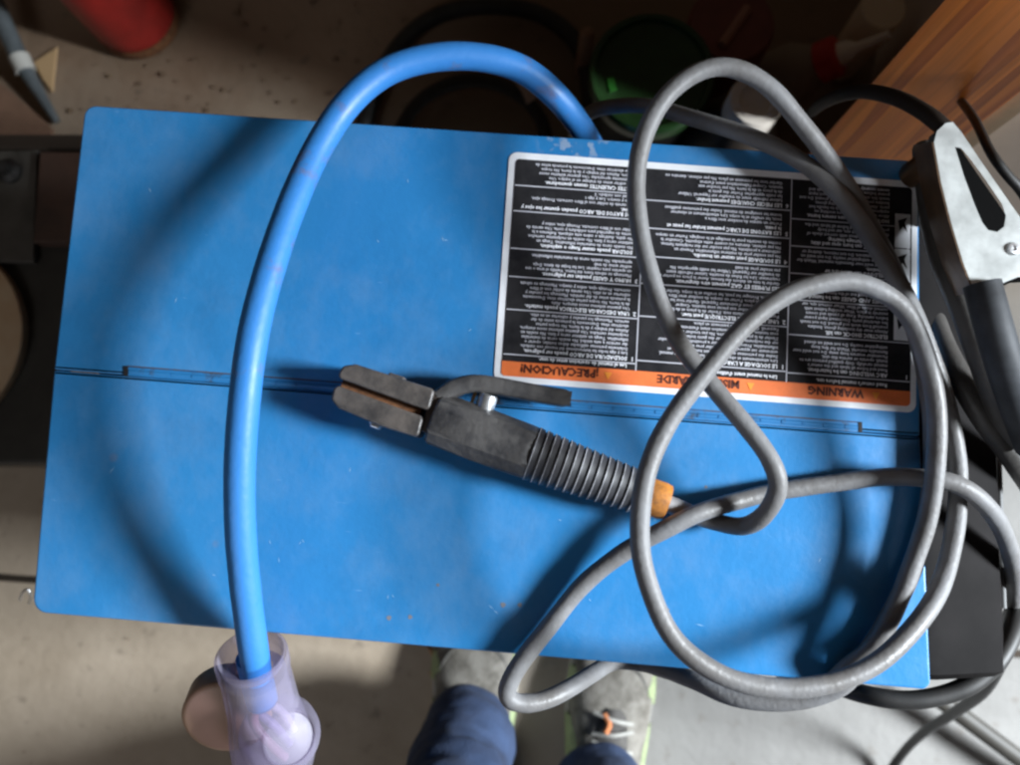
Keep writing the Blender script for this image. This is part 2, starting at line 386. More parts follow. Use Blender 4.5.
bm = bmesh.new(); slab(bm, inset_poly(corner, 0.0025), LT - 0.0045, LT - 0.0084, 0)
mesh_obj('gap_strip', bm, GAP, mach)
# louvres in the two long sides
for (A, B_) in ((corner[1], corner[2]), (corner[0], corner[3])):
    d = (B_ - A).normalized(); out = Vector((d.y, -d.x));
    if out.dot(A - sum(corner, Vector((0, 0))) / 4) < 0: out = -out
    for k in range(9):
        c = A + d * (0.12 + 0.045 * k) - out * 0.005
        M = Matrix((Vector((d.x, d.y, 0)), Vector((out.x, out.y, 0)), Vector((0, 0, 1)))).transposed().to_4x4(); M.translation = Vector((c.x, c.y, 0.34))
        bm = bmesh.new(); box(bm, M, 0.012, 0.006, 0.14, 0.002); mesh_obj('louvre', bm, GAP, mach)
# undercarriage
bm = bmesh.new(); slab(bm, inset_poly(corner, 0.015), 0.098, 0.075, 0.002)
mesh_obj('base_tray', bm, BLACKSTEEL, mach)
for (p, q) in ((corner[0].lerp(corner[3], .14), corner[0].lerp(corner[3], .86)), (corner[1].lerp(corner[2], .14), corner[1].lerp(corner[2], .86))):
    for c in (p, q):
        cc = c.lerp(sum(corner, Vector((0, 0))) / 4, 0.18)
        bm = bmesh.new(); M = frame(Vector((cc.x, cc.y, 0.037)), (0, 1, 0))
        lathe(bm, [(0.010, -0.013), (0.034, -0.013), (0.037, -0.009), (0.037, 0.009), (0.034, 0.013), (0.010, 0.013)], M)
        mesh_obj('wheel', bm, RUBBER, mach)
# front control panel: a black moulding that slopes away from the right-hand end
TRw, BRw = corner[3], corner[2]
d = (TRw - BRw).normalized(); out = Vector((d.y, -d.x))
prof = [(0.0015, -0.007), (0.010, -0.008), (0.062, -0.026), (0.071, -0.040), (0.073, -0.42), (0.0015, -0.42)]
a0 = BRw + d * 0.004; a1 = TRw - d * 0.004
bm = bmesh.new(); rings = []
for base_, ins in ((a0, 0.004), (a0 + d * 0.004, 0), (a1 - d * 0.004, 0), (a1, 0.004)):
    rings.append([bm.verts.new(Vector((base_.x + out.x * (o_ - (ins if o_ > .02 else 0)), base_.y + out.y * (o_ - (ins if o_ > .02 else 0)), H + z_ - (ins if z_ > -.4 else 0)))) for o_, z_ in prof])
bridge(bm, rings); bm.faces.new(rings[0][::-1]); bm.faces.new(rings[-1])
mesh_obj('control_panel', bm, mat('panel_black', (.010, .009, .009), .6, spec=.03, var=.5, vscale=7), mach, smooth=30)
bm = bmesh.new()
c0 = a0 + d * 0.045; c1 = a0 + d * 0.30
tube(bm, [Vector(((c0 + out * .0725).x, (c0 + out * .0725).y, H - .042)), Vector(((c1 + out * .0725).x, (c1 + out * .0725).y, H - .042))], 0.0025, 12)
mesh_obj('trim_strip', bm, mat('trim_grey', (.10, .10, .10), .6), mach)

# little nicks in the paint
bm = bmesh.new()
for u, v, l, a in ((443, 239, 7, 70), (446, 240, 5, 10), (378, 241, 5, 50), (408, 181, 6, 80), (388, 597, 7, 95), (393, 596, 5, 60), (491, 607, 10, 42), (496, 612, 9, 40), (270, 542, 6, 75), (279, 560, 8, 85), (303, 541, 6, 60), (300, 543, 5, 130), (112, 470, 12, 130), (176, 300, 9, 110), (560, 520, 5, 30), (655, 520, 4, 0), (700, 625, 14, 15), (350, 470, 7, 100), (214, 575, 6, 20), (820, 560, 8, 120), (150, 190, 7, 60), (470, 330, 6, 140), (590, 600, 5, 60)):
    p_ = P(u, v, .00012); d_ = P(u + math.cos(R_(a)), v + math.sin(R_(a)), .00012) - p_; l *= .75; n_ = Vector((-d_.y, d_.x, 0)) * .55
    bm.faces.new([bm.verts.new(q) for q in (p_ - d_ * l / 2, p_ - n_, p_ + d_ * l / 2, p_ + n_ * .6)])
mesh_obj('paint_nicks', bm, mat('bare_nick', (.26, .46, .68), .5), mach)['kind'] = 'stuff'
bm = bmesh.new()
for u, v, r_ in ((389, 618, 2.4), (410, 617, 2.2), (503, 605, 2.6), (520, 605, 2.2), (438, 585, 1.6), (667, 610, 2.2), (706, 487, 1.6)):
    p_ = P(u, v, .0001); k_ = .00068 * r_
    bm.faces.new([bm.verts.new(p_ + Vector((math.cos(t_) * k_ * (1 + .25 * math.sin(3 * t_ + u)), math.sin(t_) * k_, 0))) for t_ in [math.pi * 2 * q / 10 for q in range(10)]])
mesh_obj('rust_specks', bm, mat('rust_speck', (.16, .17, .20), .8), mach)['kind'] = 'stuff'

# ---- warning label on the rear panel
LC = [P(509.5, 152, 0), P(917.5, 182, 0), P(915.5, 413, 0), P(493.5, 381, 0)]   # tl tr br bl
def Lb(u, v, h=0.0):
    p = LC[0].lerp(LC[1], u).lerp(LC[3].lerp(LC[2], u), v); return Vector((p.x, p.y, H + h))
def poly_l(uv): return [xy(Lb(u, v)) for u, v in uv]
bm = bmesh.new(); slab(bm, rounded(poly_l([(0, 0), (0, 1), (1, 1), (1, 0)]), 0.006), H + 0.0006, H + 0.0001, 0)
lab = mesh_obj('warning_label', bm, WHITE, mach)
U0, U1, V0, V1, VH = 0.017, 0.986, 0.030, 0.975, 0.912
bm = bmesh.new(); slab(bm, rounded(poly_l([(U0, V0), (U0, VH), (U1, VH), (U1, V0)]), [0.003, 0, 0, 0.003]), H + 0.0009, H + 0.0005, 0)
mesh_obj('text_field', bm, LBLACK, lab)
bm = bmesh.new(); slab(bm, rounded(poly_l([(U0, VH), (U0, V1), (U1, V1), (U1, VH)]), [0, 0.003, 0.003, 0]), H + 0.0010, H + 0.0005, 0)
mesh_obj('header_band', bm, ORANGE, lab)
c1u, c2u = 0.337, 0.694
DIV = {0: [.134, .263, .45, .589, .75, .967], 1: [.16, .30, .44, .575, .735, .95], 2: [.20, .335, .47, .60, .77, .955]}
def vv(f): return V0 + (VH - V0) * f
bm = bmesh.new()
def strip(b_, u0, v0, u1, v1, h=0.00115):
    b_.faces.new([b_.verts.new(Lb(u, v, h)) for u, v in ((u0, v0), (u0, v1), (u1, v1), (u1, v0))])
for cu in (c1u, c2u): strip(bm, cu - .0012, V0, cu + .0012, VH)
spans = {0: (U0, c1u), 1: (c1u, c2u), 2: (c2u, U1)}
for c, ds in DIV.items():
    for f in ds: strip(bm, spans[c][0] + .002, vv(f) - .0022, spans[c][1] - .002, vv(f) + .0022)
mesh_obj('divider_lines', bm, LETTER, lab)

fonts_tmp = []
def text_mesh(bm, s, M, size, bold=0.0, align='LEFT', fit=None):
    cu = bpy.data.curves.new('t', 'FONT'); cu.body = s; cu.size = size; cu.align_x = align; cu.resolution_u = 1
    cu.offset = bold
    ob = bpy.data.objects.new('t', cu); C.objects.link(ob)
    me = bpy.data.meshes.new_from_object(ob.evaluated_get(bpy.context.evaluated_depsgraph_get()))
    sx = 1.0
    if fit and len(me.vertices):
        w = max(v.co.x for v in me.vertices) - min(v.co.x for v in me.vertices)
        sx = fit / max(w, 1e-6)
        if fit > 0 and align == 'LEFT' and sx > 1 and not bold > 0.0003: sx = min(sx, 1.0)
    me.transform(M @ Matrix.Diagonal((sx, 1, 1, 1)))
    bm.from_mesh(me)
    bpy.data.objects.remove(ob); bpy.data.curves.remove(cu); bpy.data.meshes.remove(me)
def text_at(bm, s, u, v, size, bold=0.0, h=0.00125, width=None, fit=None):
    o = Lb(u, v, h); e = Lb(u - 0.2, v, h)
    xd = (e - o).normalized(); yd = Vector((-xd.y, xd.x, 0))
    M = Matrix((xd, yd, Vector((0, 0, 1)))).transposed().to_4x4(); M.translation = o
    text_mesh(bm, s, M, size, bold, fit=fit)
EN = [("ARC WELDING can be hazardous.", "Read and follow all labels and the owner's manual carefully. Only qualified persons are to install, operate or service this unit. Pacemaker wearers keep away."),
      ("ELECTRIC SHOCK can kill.", "Always wear dry insulating gloves. Insulate yourself from work and ground. Do not touch live electrical parts. Disconnect input power before servicing. Keep all panels and covers securely in place."),
      ("FUMES AND GASES can be hazardous.", "Keep your head out of the fumes. Ventilate area, or use breathing device. Read safety data sheets."),
      ("WELDING can cause fire or explosion.", "Do not weld near flammable material. Watch for fire; keep extinguisher nearby. Do not weld on closed containers."),
      ("ARC RAYS can burn eyes and skin; NOISE can damage hearing.", "Wear welding helmet with correct shade of filter. Wear correct eye, ear and body protection."),
      ("HOT PARTS can cause severe burns.", "Allow cooling period before working on equipment. Use proper tools to handle hot parts."),
      ("", "Do not remove, destroy or cover this label. Refer to safety standard for welding and cutting for more details of safe practice at work.")]
FR = [("LE SOUDAGE A L'ARC est dangereux.", "Lire attentivement et observer toutes les consignes du manuel. Seules des personnes qualifiees doivent installer, utiliser et entretenir cet appareil."),
      ("UNE DECHARGE ELECTRIQUE peut tuer.", "Porter des gants isolants secs. S'isoler de la piece et de la terre. Ne pas toucher aux pieces sous tension. Couper l'alimentation avant d'entretenir l'appareil. Garder tous les panneaux en place."),
      ("LES FUMEES ET GAZ peuvent etre dangereux.", "Garder la tete en dehors des fumees. Aerer la piece ou porter un respirateur. Lire les fiches de securite."),
      ("LE SOUDAGE peut causer un incendie.", "Ne pas souder pres de matieres inflammables. Prevoir un extincteur a proximite. Ne pas souder sur des recipients fermes."),
      ("LES RAYONS DE L'ARC peuvent bruler les yeux et la peau.", "Porter un casque de soudeur avec filtre approprie. Proteger les yeux, les oreilles et le corps."),
      ("LES PIECES CHAUDES peuvent bruler.", "Laisser refroidir avant de travailler sur l'appareil. Utiliser les outils appropries."),
      ("", "Ne pas enlever, detruire ou couvrir cette etiquette. Consulter la norme de securite pour le soudage et le coupage.")]
ES = [("SOLDADURA DE ARCO puede ser peligrosa.", "Lea y siga todas las instrucciones del manual con cuidado. Solamente personas calificadas deben instalar, operar o dar servicio a esta unidad."),
      ("UNA DESCARGA ELECTRICA puede matarlo.", "Use guantes aislantes secos siempre. Aislese del trabajo y de la tierra. No toque partes electricas vivas. Desconecte la potencia antes de dar servicio. Mantenga los paneles y cubiertas en su sitio."),
      ("HUMO Y GASES pueden ser peligrosos.", "Mantenga su cabeza fuera del humo. Ventile el area o use un aparato para respirar. Lea las hojas de datos."),
      ("SOLDAR puede causar fuego o explosion.", "No suelde cerca de materiales inflamables. Tenga un extintor cerca y listo. No suelde en recipientes cerrados."),
      ("LOS RAYOS DEL ARCO pueden quemar los ojos y la piel.", "Use careta de soldar con el filtro correcto. Proteja ojos, oidos y cuerpo."),
      ("PARTES CALIENTES causan quemaduras.", "Deje enfriar antes de trabajar en el equipo. Use herramientas apropiadas."),
      ("", "No quite, destruya o cubra esta etiqueta. Refierase a la norma de seguridad para soldadura y corte.")]
def wrap(s, n):
    out, line = [], ''
    for w in s.split():
        if len(line) + len(w) + 1 > n: out.append(line); line = w
        else: line = (line + ' ' + w).strip()
    if line: out.append(line)
    return out
bmT, bmB = bmesh.new(), bmesh.new()
pitch = 0.0198
for c, secs in ((2, EN), (1, FR), (0, ES)):
    u0, u1 = spans[c]
    right = u1 - (0.055 if c == 2 else 0.022); wid = (right - u0 - 0.01)
    wm = wid * (LC[1] - LC[0]).length; nchar = int(wm / 0.00152)
    ds = [1.0] + sorted(DIV[c], reverse=True) + [0.0]
    # first lines sit right above the header, then one section between each pair of rules
    for k, (hd, body) in enumerate(secs):
        lo, hi = vv(ds[k]) if k else VH - 0.004, vv(ds[k + 1])
        if k == 0: lo = vv(ds[1]); hi = vv(ds[2])
        else: lo, hi = vv(ds[k + 1]) if k + 1 < len(ds) else V0, vv(ds[k + 2]) if k + 2 < len(ds) else V0
        v = lo - 0.026
        rn = random.Random(c * 10 + k)
        for ln in (wrap(hd, int(nchar * 0.8)) if hd else []):
            if v - 0.004 < hi: break
            text_at(bmB, ln, right, v, 0.0038, 0.00012, fit=None); v -= pitch
        lines = wrap(body + ' ' + secs[(k + 3) % 7][1] + ' ' + secs[(k + 1) % 7][1], nchar + 4)
        for ln in lines:
            if v - 0.003 < hi: break
            text_at(bmT, ln if rn.random() > .16 else ln[:int(len(ln) * rn.uniform(.35, .8))], right, v, 0.0032, 0.00008); v -= pitch * 0.97
        text_at(bmB, str(k + 1), u1 - 0.006, lo - 0.026, 0.0042, 0.0001)
    for q in range(1):
        text_at(bmB, {0: "Lea el manual de operacion antes de usar.", 1: "Lire le manuel avant d'utiliser.", 2: "Read owner's manual before use."}[c], right, VH - 0.024, 0.0036, 0.0001)
mesh_obj('small_print', bmT, LETTER, lab, recalc=False)
mesh_obj('section_headings', bmB, LETTERB, lab, recalc=False)
def uv_of(px, py):
    return (px - 494 - (412 - py) * 0.0) / 423
for s, ua, ub in (("WARNING", 0.876, 0.745), ("MISE EN GARDE", 0.585, 0.350), ("\u00a1PRECAUCION!", 0.250, 0.045)):
    bm = bmesh.new(); text_at(bm, s, ua, VH + 0.010, 0.0080, 0.00026, fit=(ua - ub) * (LC[2] - LC[3]).length)
    mesh_obj('header_word', bm, INK, lab, recalc=False)
for u in (0.905, 0.610, 0.272):
    bm = bmesh.new(); bm.faces.new([bm.verts.new(Lb(*q, .00125)) for q in ((u - .009, VH + .016), (u + .009, VH + .016), (u, V1 - .016))])
    mesh_obj('warning_triangle', bm, YELLOW, lab)
def blob(bm, pts): bm.faces.new([bm.verts.new(Lb(u, v, .0014)) for u, v in pts])
for v0, v1 in ((.150, .30), (.305, .46), (.465, .70)):
    bm = bmesh.new(); strip(bm, 0.945, v0, 0.982, v1, .0012); mesh_obj('pictogram_panel', bm, WHITE, lab)
for v in (.20, .36, .56, .63):
    bm = bmesh.new()
    blob(bm, [(.952, v - .02), (.956, v + .025), (.964, v + .005), (.975, v + .03), (.968, v - .01), (.974, v - .035)])
    mesh_obj('pictogram', bm, LBLACK, lab)

# ------------------------------------------------------------------ blue supply cord with its clear plug
cord = thing('power_cord', 'thick blue power cord arching over the machine and ending in a clear plug', 'power cord', P(245, 500, 0))
bp_ = [(610, 175, -330), (600, 158, -170), (590, 142, -75), (577, 122, -32), (556, 96, -8), (522, 69, 8), (478, 57, 18), (430, 58, 25), (385, 72, 30), (348, 103, 34), (318, 148, 40), (293, 202, 54), (271, 265, 68), (254, 330, 77), (245, 395, 77), (240, 460, 68), (240, 520, 55), (244, 575, 40), (250, 625, 24), (255, 660, 13), (259, 690, 0)]
path = smooth_path(catmull([P(u, v, (h if h < 20 else 20 + (h - 20) * .82) / 1000) for u, v, h in bp_], 10), 8)
bm = bmesh.new(); tube(bm, path, 0.0096, 28, wobble=0.006)
mesh_obj('cable', bm, BLUECABLE, cord)
ptop = P(251, 655, 0.012); pend = P(280, 775, -0.062)
M = frame(ptop, pend - ptop, up=Vector((1, 0, 0)))
CLEAR = bpy.data.materials.new('clear_lilac_plastic'); CLEAR.use_nodes = True
nt = CLEAR.node_tree; b = nt.nodes['Principled BSDF']
b.inputs['Base Color'].default_value = (0.36, 0.335, 0.43, 1); b.inputs['Roughness'].default_value = 0.2; b.inputs['IOR'].default_value = 1.4
tp = nd(nt, 'ShaderNodeBsdfTransparent'); tp.inputs[0].default_value = (0.90, 0.875, 0.93, 1)
lw = nd(nt, 'ShaderNodeLayerWeight'); lw.inputs[0].default_value = 0.35
cn = nd(nt, 'ShaderNodeTexNoise'); cn.inputs['Scale'].default_value = 45; tcn = nd(nt, 'ShaderNodeTexCoord'); nt.links.new(tcn.outputs['Object'], cn.inputs[0])
sm_ = nd(nt, 'ShaderNodeMath', operation='MULTIPLY_ADD'); nt.links.new(lw.outputs['Facing'], sm_.inputs[0]); sm_.inputs[1].default_value = 0.45
nt.links.new(ramp(nt, cn.outputs['Fac'], 0.3, 0.7, 0.07, 0.19), sm_.inputs[2])
ms = nd(nt, 'ShaderNodeMixShader'); nt.links.new(sm_.outputs[0], ms.inputs[0]); nt.links.new(tp.outputs[0], ms.inputs[1]); nt.links.new(b.outputs[0], ms.inputs[2])
nt.links.new(ms.outputs[0], nt.nodes['Material Output'].inputs[0])
plug_h = [(0.0135, 0.010), (0.0195, 0.0085), (0.0212, -0.001), (0.0232, 0.000), (0.0236, 0.002), (0.0236, 0.0115), (0.0226, 0.013), (0.0232, 0.030), (0.0240, 0.050), (0.0265, 0.070), (0.0285, 0.085), (0.029, 0.098), (0.027, 0.108), (0.018, 0.114), (0.0, 0.115)]
inner = [(0.0, 0.110), (0.016, 0.109), (0.0245, 0.104), (0.0260, 0.096), (0.0255, 0.085), (0.0235, 0.070), (0.0212, 0.050), (0.0205, 0.030), (0.0198, 0.017), (0.0125, 0.0155), (0.0125, 0.011), (0.0135, 0.010)]
bm = bmesh.new(); lathe(bm, plug_h + inner, M, 48, caps=False)
bmesh.ops.remove_doubles(bm, verts=bm.verts, dist=1e-6)
plug = mesh_obj('plug', bm, CLEAR, cord, smooth=50)
# jacket end and wires seen through the shell
bm = bmesh.new(); lathe(bm, [(0.0102, 0.002), (0.0106, 0.03), (0.0104, 0.045), (0.0, 0.046)], M, 24); mesh_obj('jacket_end', bm, BLUECABLE, plug)
for col, nm, ox in (((0.5, 0.47, 0.5), 'pale_wire', 0.006), ((0.36, 0.20, 0.23), 'red_wire', -0.005), ((0.25, 0.22, 0.36), 'violet_wire', 0.0005)):
    bm = bmesh.new()
    tube(bm, catmull([M @ Vector((ox * .5, -.002, .043)), M @ Vector((ox * 1.6, -.005, .056)), M @ Vector((ox * 2.4, .004, .072)), M @ Vector((ox * 2.0, .012, .09))], 6), 0.0033, 12)
    mesh_obj('wire', bm, mat(nm, col, 0.4), plug)
cm = P(289, 738, -0.010); Mc = frame(cm, (CAM_C - cm).normalized() * 0.8 + Vector((0.35, -0.1, 0)))
bm = bmesh.new(); lathe(bm, [(0.0, -0.040), (0.012, -0.039), (0.021, -0.034), (0.0265, -0.024), (0.0268, -0.014), (0.0245, -0.005), (0.0195, -0.001), (0.0185, 0.0020), (0.0170, 0.0024), (0.0162, 0.0008), (0.0, 0.0010)], Mc, 40, caps=False)
mesh_obj('clamp_boss', bm, CLEAR, plug, smooth=50)
BROWNCAP = mat('tan_plug_face', (0.36, 0.225, 0.15), 0.5, var=0.08, vscale=10)
fc = P(228, 712, -0.036); Mf = frame(fc, (CAM_C - fc).normalized() * 0.75 + Vector((-0.12, -0.55, 0)))
bm = bmesh.new(); lathe(bm, [(0.0, -0.016), (0.029, -0.016), (0.0305, -0.013), (0.0305, 0.004), (0.029, 0.0062), (0.026, 0.0068), (0.0, 0.0075)], Mf, 48, caps=False)
mesh_obj('plug_face', bm, BROWNCAP, plug, smooth=50)
for sx_ in (-1, 1):
    bm = bmesh.new(); box(bm, Mf @ Matrix.Translation((sx_ * 0.011, 0.004, -0.028)), 0.0022, 0.010, 0.024, 0.0006); mesh_obj('prong', bm, STEEL, plug)

# ------------------------------------------------------------------ electrode holder
hold = thing('electrode_holder', 'scuffed black electrode holder with ribbed grip lying across the hinge line', 'electrode holder', P(480, 430, 0))
ho = P(338, 383, 0.019); he = P(668, 503, 0.017)
K = (he - ho).length / 351.0               # metres per photo pixel along the holder
hx = (he - ho).normalized(); hz = Vector((0, 0, 1)); hy = hz.cross(hx).normalized(); hz = hx.cross(hy)
MH = Matrix((hx * K, hy * K, hz * K)).transposed().to_4x4(); MH.translation = ho   # units: photo pixels (s, t, w)
def hpoly(pts, w0, w1, bev, rad=2.5, name='body', m=FIBRE, parent=hold, bm=None):
    own = bm is None; bm = bm or bmesh.new()
    pl_ = rounded([Vector(p) for p in pts], rad)
    slab(bm, pl_, w1, w0, bev, MH, seg=4, extra=.4)
    if own: return mesh_obj(name, bm, m, parent, smooth=50)
hpoly([(1, 4), (3, 17), (14, 23), (97, 26), (99, 4)], -20, 20, 2.6, 5, 'upper_jaw', JAWFIB)
hpoly([(2, -3), (96, -3), (98, -24), (60, -26), (14, -24), (4, -18)], -20, 20, 2.6, 5, 'lower_jaw', JAWFIB)
bm = bmesh.new(); box(bm, MH @ Matrix.Translation((48, 0.6, -2)), 84, 9, 22); mesh_obj('electrode_slot', bm, RUST, hold)
bm = bmesh.new(); box(bm, MH @ Matrix.Translation((100, 2, -1)), 10, 38, 30, 2 * K); mesh_obj('jaw_pivot', bm, mat('dark_brown', (.03, .02, .015), .6), hold)
hpoly([(44, 20), (47, 27.5), (62, 28), (66, 20)], -6, 9, 2, 1.5, 'jaw_guard', JAWFIB)
hpoly([(42, -22), (60, -22), (56, -30), (48, -30)], -6, 9, 2, 1.5, 'jaw_guard', STEEL)
# body: facetted
bm = bmesh.new(); rings = []
for s_, a_, c_ in ((103, 23, 0.92), (106, 26.5, 1), (150, 27.5, 1), (196, 27, 1), (206, 26.5, 1), (208, 25, .95)):
    sec = [(1, -.35), (1, .30), (.72, .74), (.25, .92), (-.55, .92), (-.98, .5), (-1, -.5), (-.6, -.9), (.6, -.9)]
    rings.append([bm.verts.new(MH @ Vector((s_, t_ * a_, w_ * 25 * c_))) for t_, w_ in sec])
bridge(bm, rings); bm.faces.new(rings[0][::-1]); bm.faces.new(rings[-1])
bmesh.ops.bevel(bm, geom=[e for e in bm.edges if abs((e.verts[0].co - e.verts[1].co).normalized().dot(hx)) > .9], offset=2.2 * K, segments=3, affect='EDGES')
mesh_obj('body', bm, FIBRE, hold, smooth=35)
# ribbed grip
prof = [(20, 204)]
n = 14; L0, L1 = 207, 322
for i in range(n):
    s0 = L0 + (L1 - L0) * i / n; st = (L1 - L0) / n; r0 = 27.5 - 6.0 * i / n
    prof += [(r0 - 1.0, s0), (r0 + .5, s0 + st * .12), (r0, s0 + st * .22), (r0 - .8, s0 + st * .80), (r0 - 2.6, s0 + st * .86), (r0 - 2.6, s0 + st * .98)]
prof += [(20.5, 322), (20, 327), (10, 328)]
bm = bmesh.new(); MG = MH @ Matrix(((0, 0, 1, 0), (1, 0, 0, 0), (0, 0.92, 0, 0), (0, 0, 0, 1)))
lathe(bm, prof, MG, 40); mesh_obj('grip', bm, RIDGE, hold, smooth=25)
bm = bmesh.new()
for i in range(n):      # worn pale crest of every rib
    s0 = L0 + (L1 - L0) * i / n; r0 = 27.5 - 6.0 * i / n + .62
    lathe(bm, [(r0 - .6, s0 + .55), (r0, s0 + .9), (r0 - .25, s0 + 1.6), (r0 - .9, s0 + 1.9)], MG, 40, caps=False)
mesh_obj('rib_edges', bm, mat('worn_edge', (.22, .22, .235), .5, var=.5, vscale=150), hold)
# lever
lv = [(101, 20), (112, 34), (126, 44), (143, 49.5), (170, 54), (200, 59), (226, 64)]
cen = catmull([Vector((s_, t_, 3)) for s_, t_ in lv], 6); bm = bmesh.new(); rings = []
for i, p in enumerate(cen):
    q = cen[min(i + 1, len(cen) - 1)] - cen[max(i - 1, 0)]; q.normalize(); nn = Vector((-q.y, q.x, 0))
    hw = 9 if 4 < i < len(cen) - 2 else (7.5 if i >= len(cen) - 2 else 8)
    sec = []
    for k in range(16):
        a = 2 * math.pi * k / 16; ca, sa = math.cos(a), math.sin(a)
        sec.append(bm.verts.new(MH @ (p + nn * hw * math.copysign(abs(ca) ** .5, ca) + Vector((0, 0, 11 * math.copysign(abs(sa) ** .5, sa))))))
    rings.append(sec)
bridge(bm, rings); bm.faces.new(rings[0][::-1]); bm.faces.new(rings[-1])
mesh_obj('lever', bm, FIBRE, hold, smooth=40)
bm = bmesh.new(); MS = MH @ Matrix.Translation((148, 22, 2)) @ Matrix.Rotation(R_(-78), 4, 'X')
lathe(bm, [(0, -6), (8.5, -6), (9.5, -4), (9.5, 17), (8.5, 19), (0, 19)], MS, 28, caps=False); mesh_obj('spring_cup', bm, STEEL, hold)
bm = bmesh.new(); box(bm, MH @ Matrix.Translation((134, 32, 0)), 3, 18, 6, .6 * K); mesh_obj('contact_pin', bm, mat('brass', (.5, .33, .12), .4, .8), hold)
bm = bmesh.new(); lathe(bm, [(9, 322), (17, 323), (18.5, 325), (18.5, 345), (17.5, 350), (9, 351)], MG, 32); mesh_obj('tail_collar', bm, TAPE, hold)

# ------------------------------------------------------------------ grey welding cables
RC = 0.0060; HS = 0.80
def cable(name, pts, m, label, cat='cable', r=RC, sm=6, group=None, wob=0.02):
    rj = random.Random(len(pts))
    p = smooth_path(catmull([P(u, v, (h if h < 20 else 20 + (h - 20) * HS) / 1000) + Vector((rj.uniform(-1, 1), rj.uniform(-1, 1), 0)) * .0011 for u, v, h in pts], 10), sm)
    b_ = bmesh.new(); tube(b_, p, r, 22, wobble=wob)
    return tag(mesh_obj(name, b_, m), label, cat, 'black leads at the right end of the machine' if name == 'black_lead' else group)
A = [(655, 498, 17), (676, 508, 13), (695, 515, 9), (715, 523, 10), (742, 527, 20), (766, 514, 36), (779, 488, 48), (771, 459, 52), (746, 424, 50), (709, 383, 46), (675, 336, 46), (650, 275, 52), (638, 205, 60), (642, 148, 66), (663, 100, 70), (697, 74, 72), (733, 69, 70), (768, 86, 62), (803, 126, 46), (837, 170, 29), (868, 220, 13), (897, 278, 9), (918, 340, 9), (930, 400, 8), (934, 460, 8), (927, 520, 8), (910, 572, 8), (890, 616, 8), (868, 654, 8), (842, 686, 4), (808, 699, -2), (770, 702, -6), (728, 695, -12), (694, 680, -24), (668, 671, -44), (642, 663, -62), (616, 663, -54), (594, 672, -36), (570, 688, -14), (545, 699, -2), (522, 703, 4), (508, 698, 8), (508, 684, 10), (524, 660, 11), (550, 626, 10), (585, 585, 11), (625, 551, 16), (665, 528, 23), (700, 513, 22), (740, 499, 12), (780, 490, 8), (830, 482, 8), (880, 477, 11), (918, 477, 19), (950, 482, 23), (980, 497, 18), (1003, 528, 2), (1014, 570, -30), (1012, 610, -70), (1004, 630, -120)]
cable('welding_cable', A, GREYCABLE, 'grey cable leaving the orange holder tail and looping tall above the warning label')
Bc = [(575, 135, -260), (590, 112, -120), (640, 106, -50), (695, 119, -10), (748, 135, 12), (798, 160, 22), (840, 196, 26), (877, 247, 27), (905, 298, 27), (930, 352, 22), (948, 410, 13), (957, 470, 8), (955, 530, 12), (941, 585, 26), (915, 630, 42), (873, 664, 54), (822, 685, 62), (768, 689, 68), (715, 674, 74), (671, 635, 79), (646, 580, 81), (638, 530, 81), (646, 475, 79), (669, 425, 77), (704, 371, 77), (745, 325, 77), (790, 294, 76), (835, 281, 74), (875, 288, 69), (905, 313, 61), (925, 355, 52), (935, 410, 43), (937, 465, 36), (930, 515, 28), (915, 562, 23), (898, 605, 22), (874, 645, 20), (848, 670, 14), (822, 688, -4), (803, 694, -34), (793, 690, -80), (786, 682, -200), (782, 678, -320)]
cable('ground_cable', Bc, GREYCABLE, 'grey cable forming the big ring that overhangs the front edge')

# black leads in front of the machine, lower right
cable('black_lead', [(800, 676, -110), (835, 686, -70), (868, 695, -46), (905, 699, -38), (945, 695, -36), (980, 679, -36), (1004, 650, -40), (1016, 612, -60), (1016, 580, -110)], RUBBER, 'black lead sagging in a bow below the front right corner of the blue top', 'cable', 0.0066)
cable('thin_cord', [(1003, 655, -120), (985, 688, -200), (955, 712, -330), (925, 732, -430), (902, 755, -520), (885, 785, -550), (870, 850, -551)], RUBBER, 'thin dark cord dropping in a curve to the bare grey concrete at lower right', 'cable', 0.0055)
bm = bmesh.new()
a, b_ = G(935, 696, 0.05), G(1075, 800, 0.03)
tube(bm, [a, a.lerp(b_, .5), b_], 0.011, 14)
tag(mesh_obj('steel_bar', bm, BLACKSTEEL), 'straight black bar lying slantwise on the grey concrete at lower right', 'bar')

# ------------------------------------------------------------------ ground clamp at the right-hand end
cl = thing('ground_clamp', 'pale steel clamp with a long teardrop hole at the right end of the machine', 'clamp', P(985, 220, 0.02))
ch = 0.066
def plate_px(outer, hole, h, t, name, m, parent):
    bm = bmesh.new()
    def ring(px, hh): return [bm.verts.new(P(u, v, hh)) for u, v in px]
    o1, o0 = ring(outer, h), ring(outer, h - t); i1, i0 = ring(hole, h), ring(hole, h - t)
    bridge(bm, [o0, o1]); bridge(bm, [i1, i0])
    def cap(o, i):
        es = [bm.edges.get((o[k], o[(k + 1) % len(o)])) for k in range(len(o))] + [bm.edges.get((i[k], i[(k + 1) % len(i)])) for k in range(len(i))]
        bmesh.ops.triangle_fill(bm, edges=es, use_beauty=True)
    cap(o1, i1); cap(o0, i0)
    return mesh_obj(name, bm, m, parent, smooth=40)
outer = [(934, 142), (937, 131), (946, 123), (953, 122), (962, 133), (985, 167), (1010, 203), (1035, 238), (1045, 262), (1036, 276), (1018, 277), (1003, 283), (994, 292), (975, 293), (963, 262), (951, 222), (941, 182)]
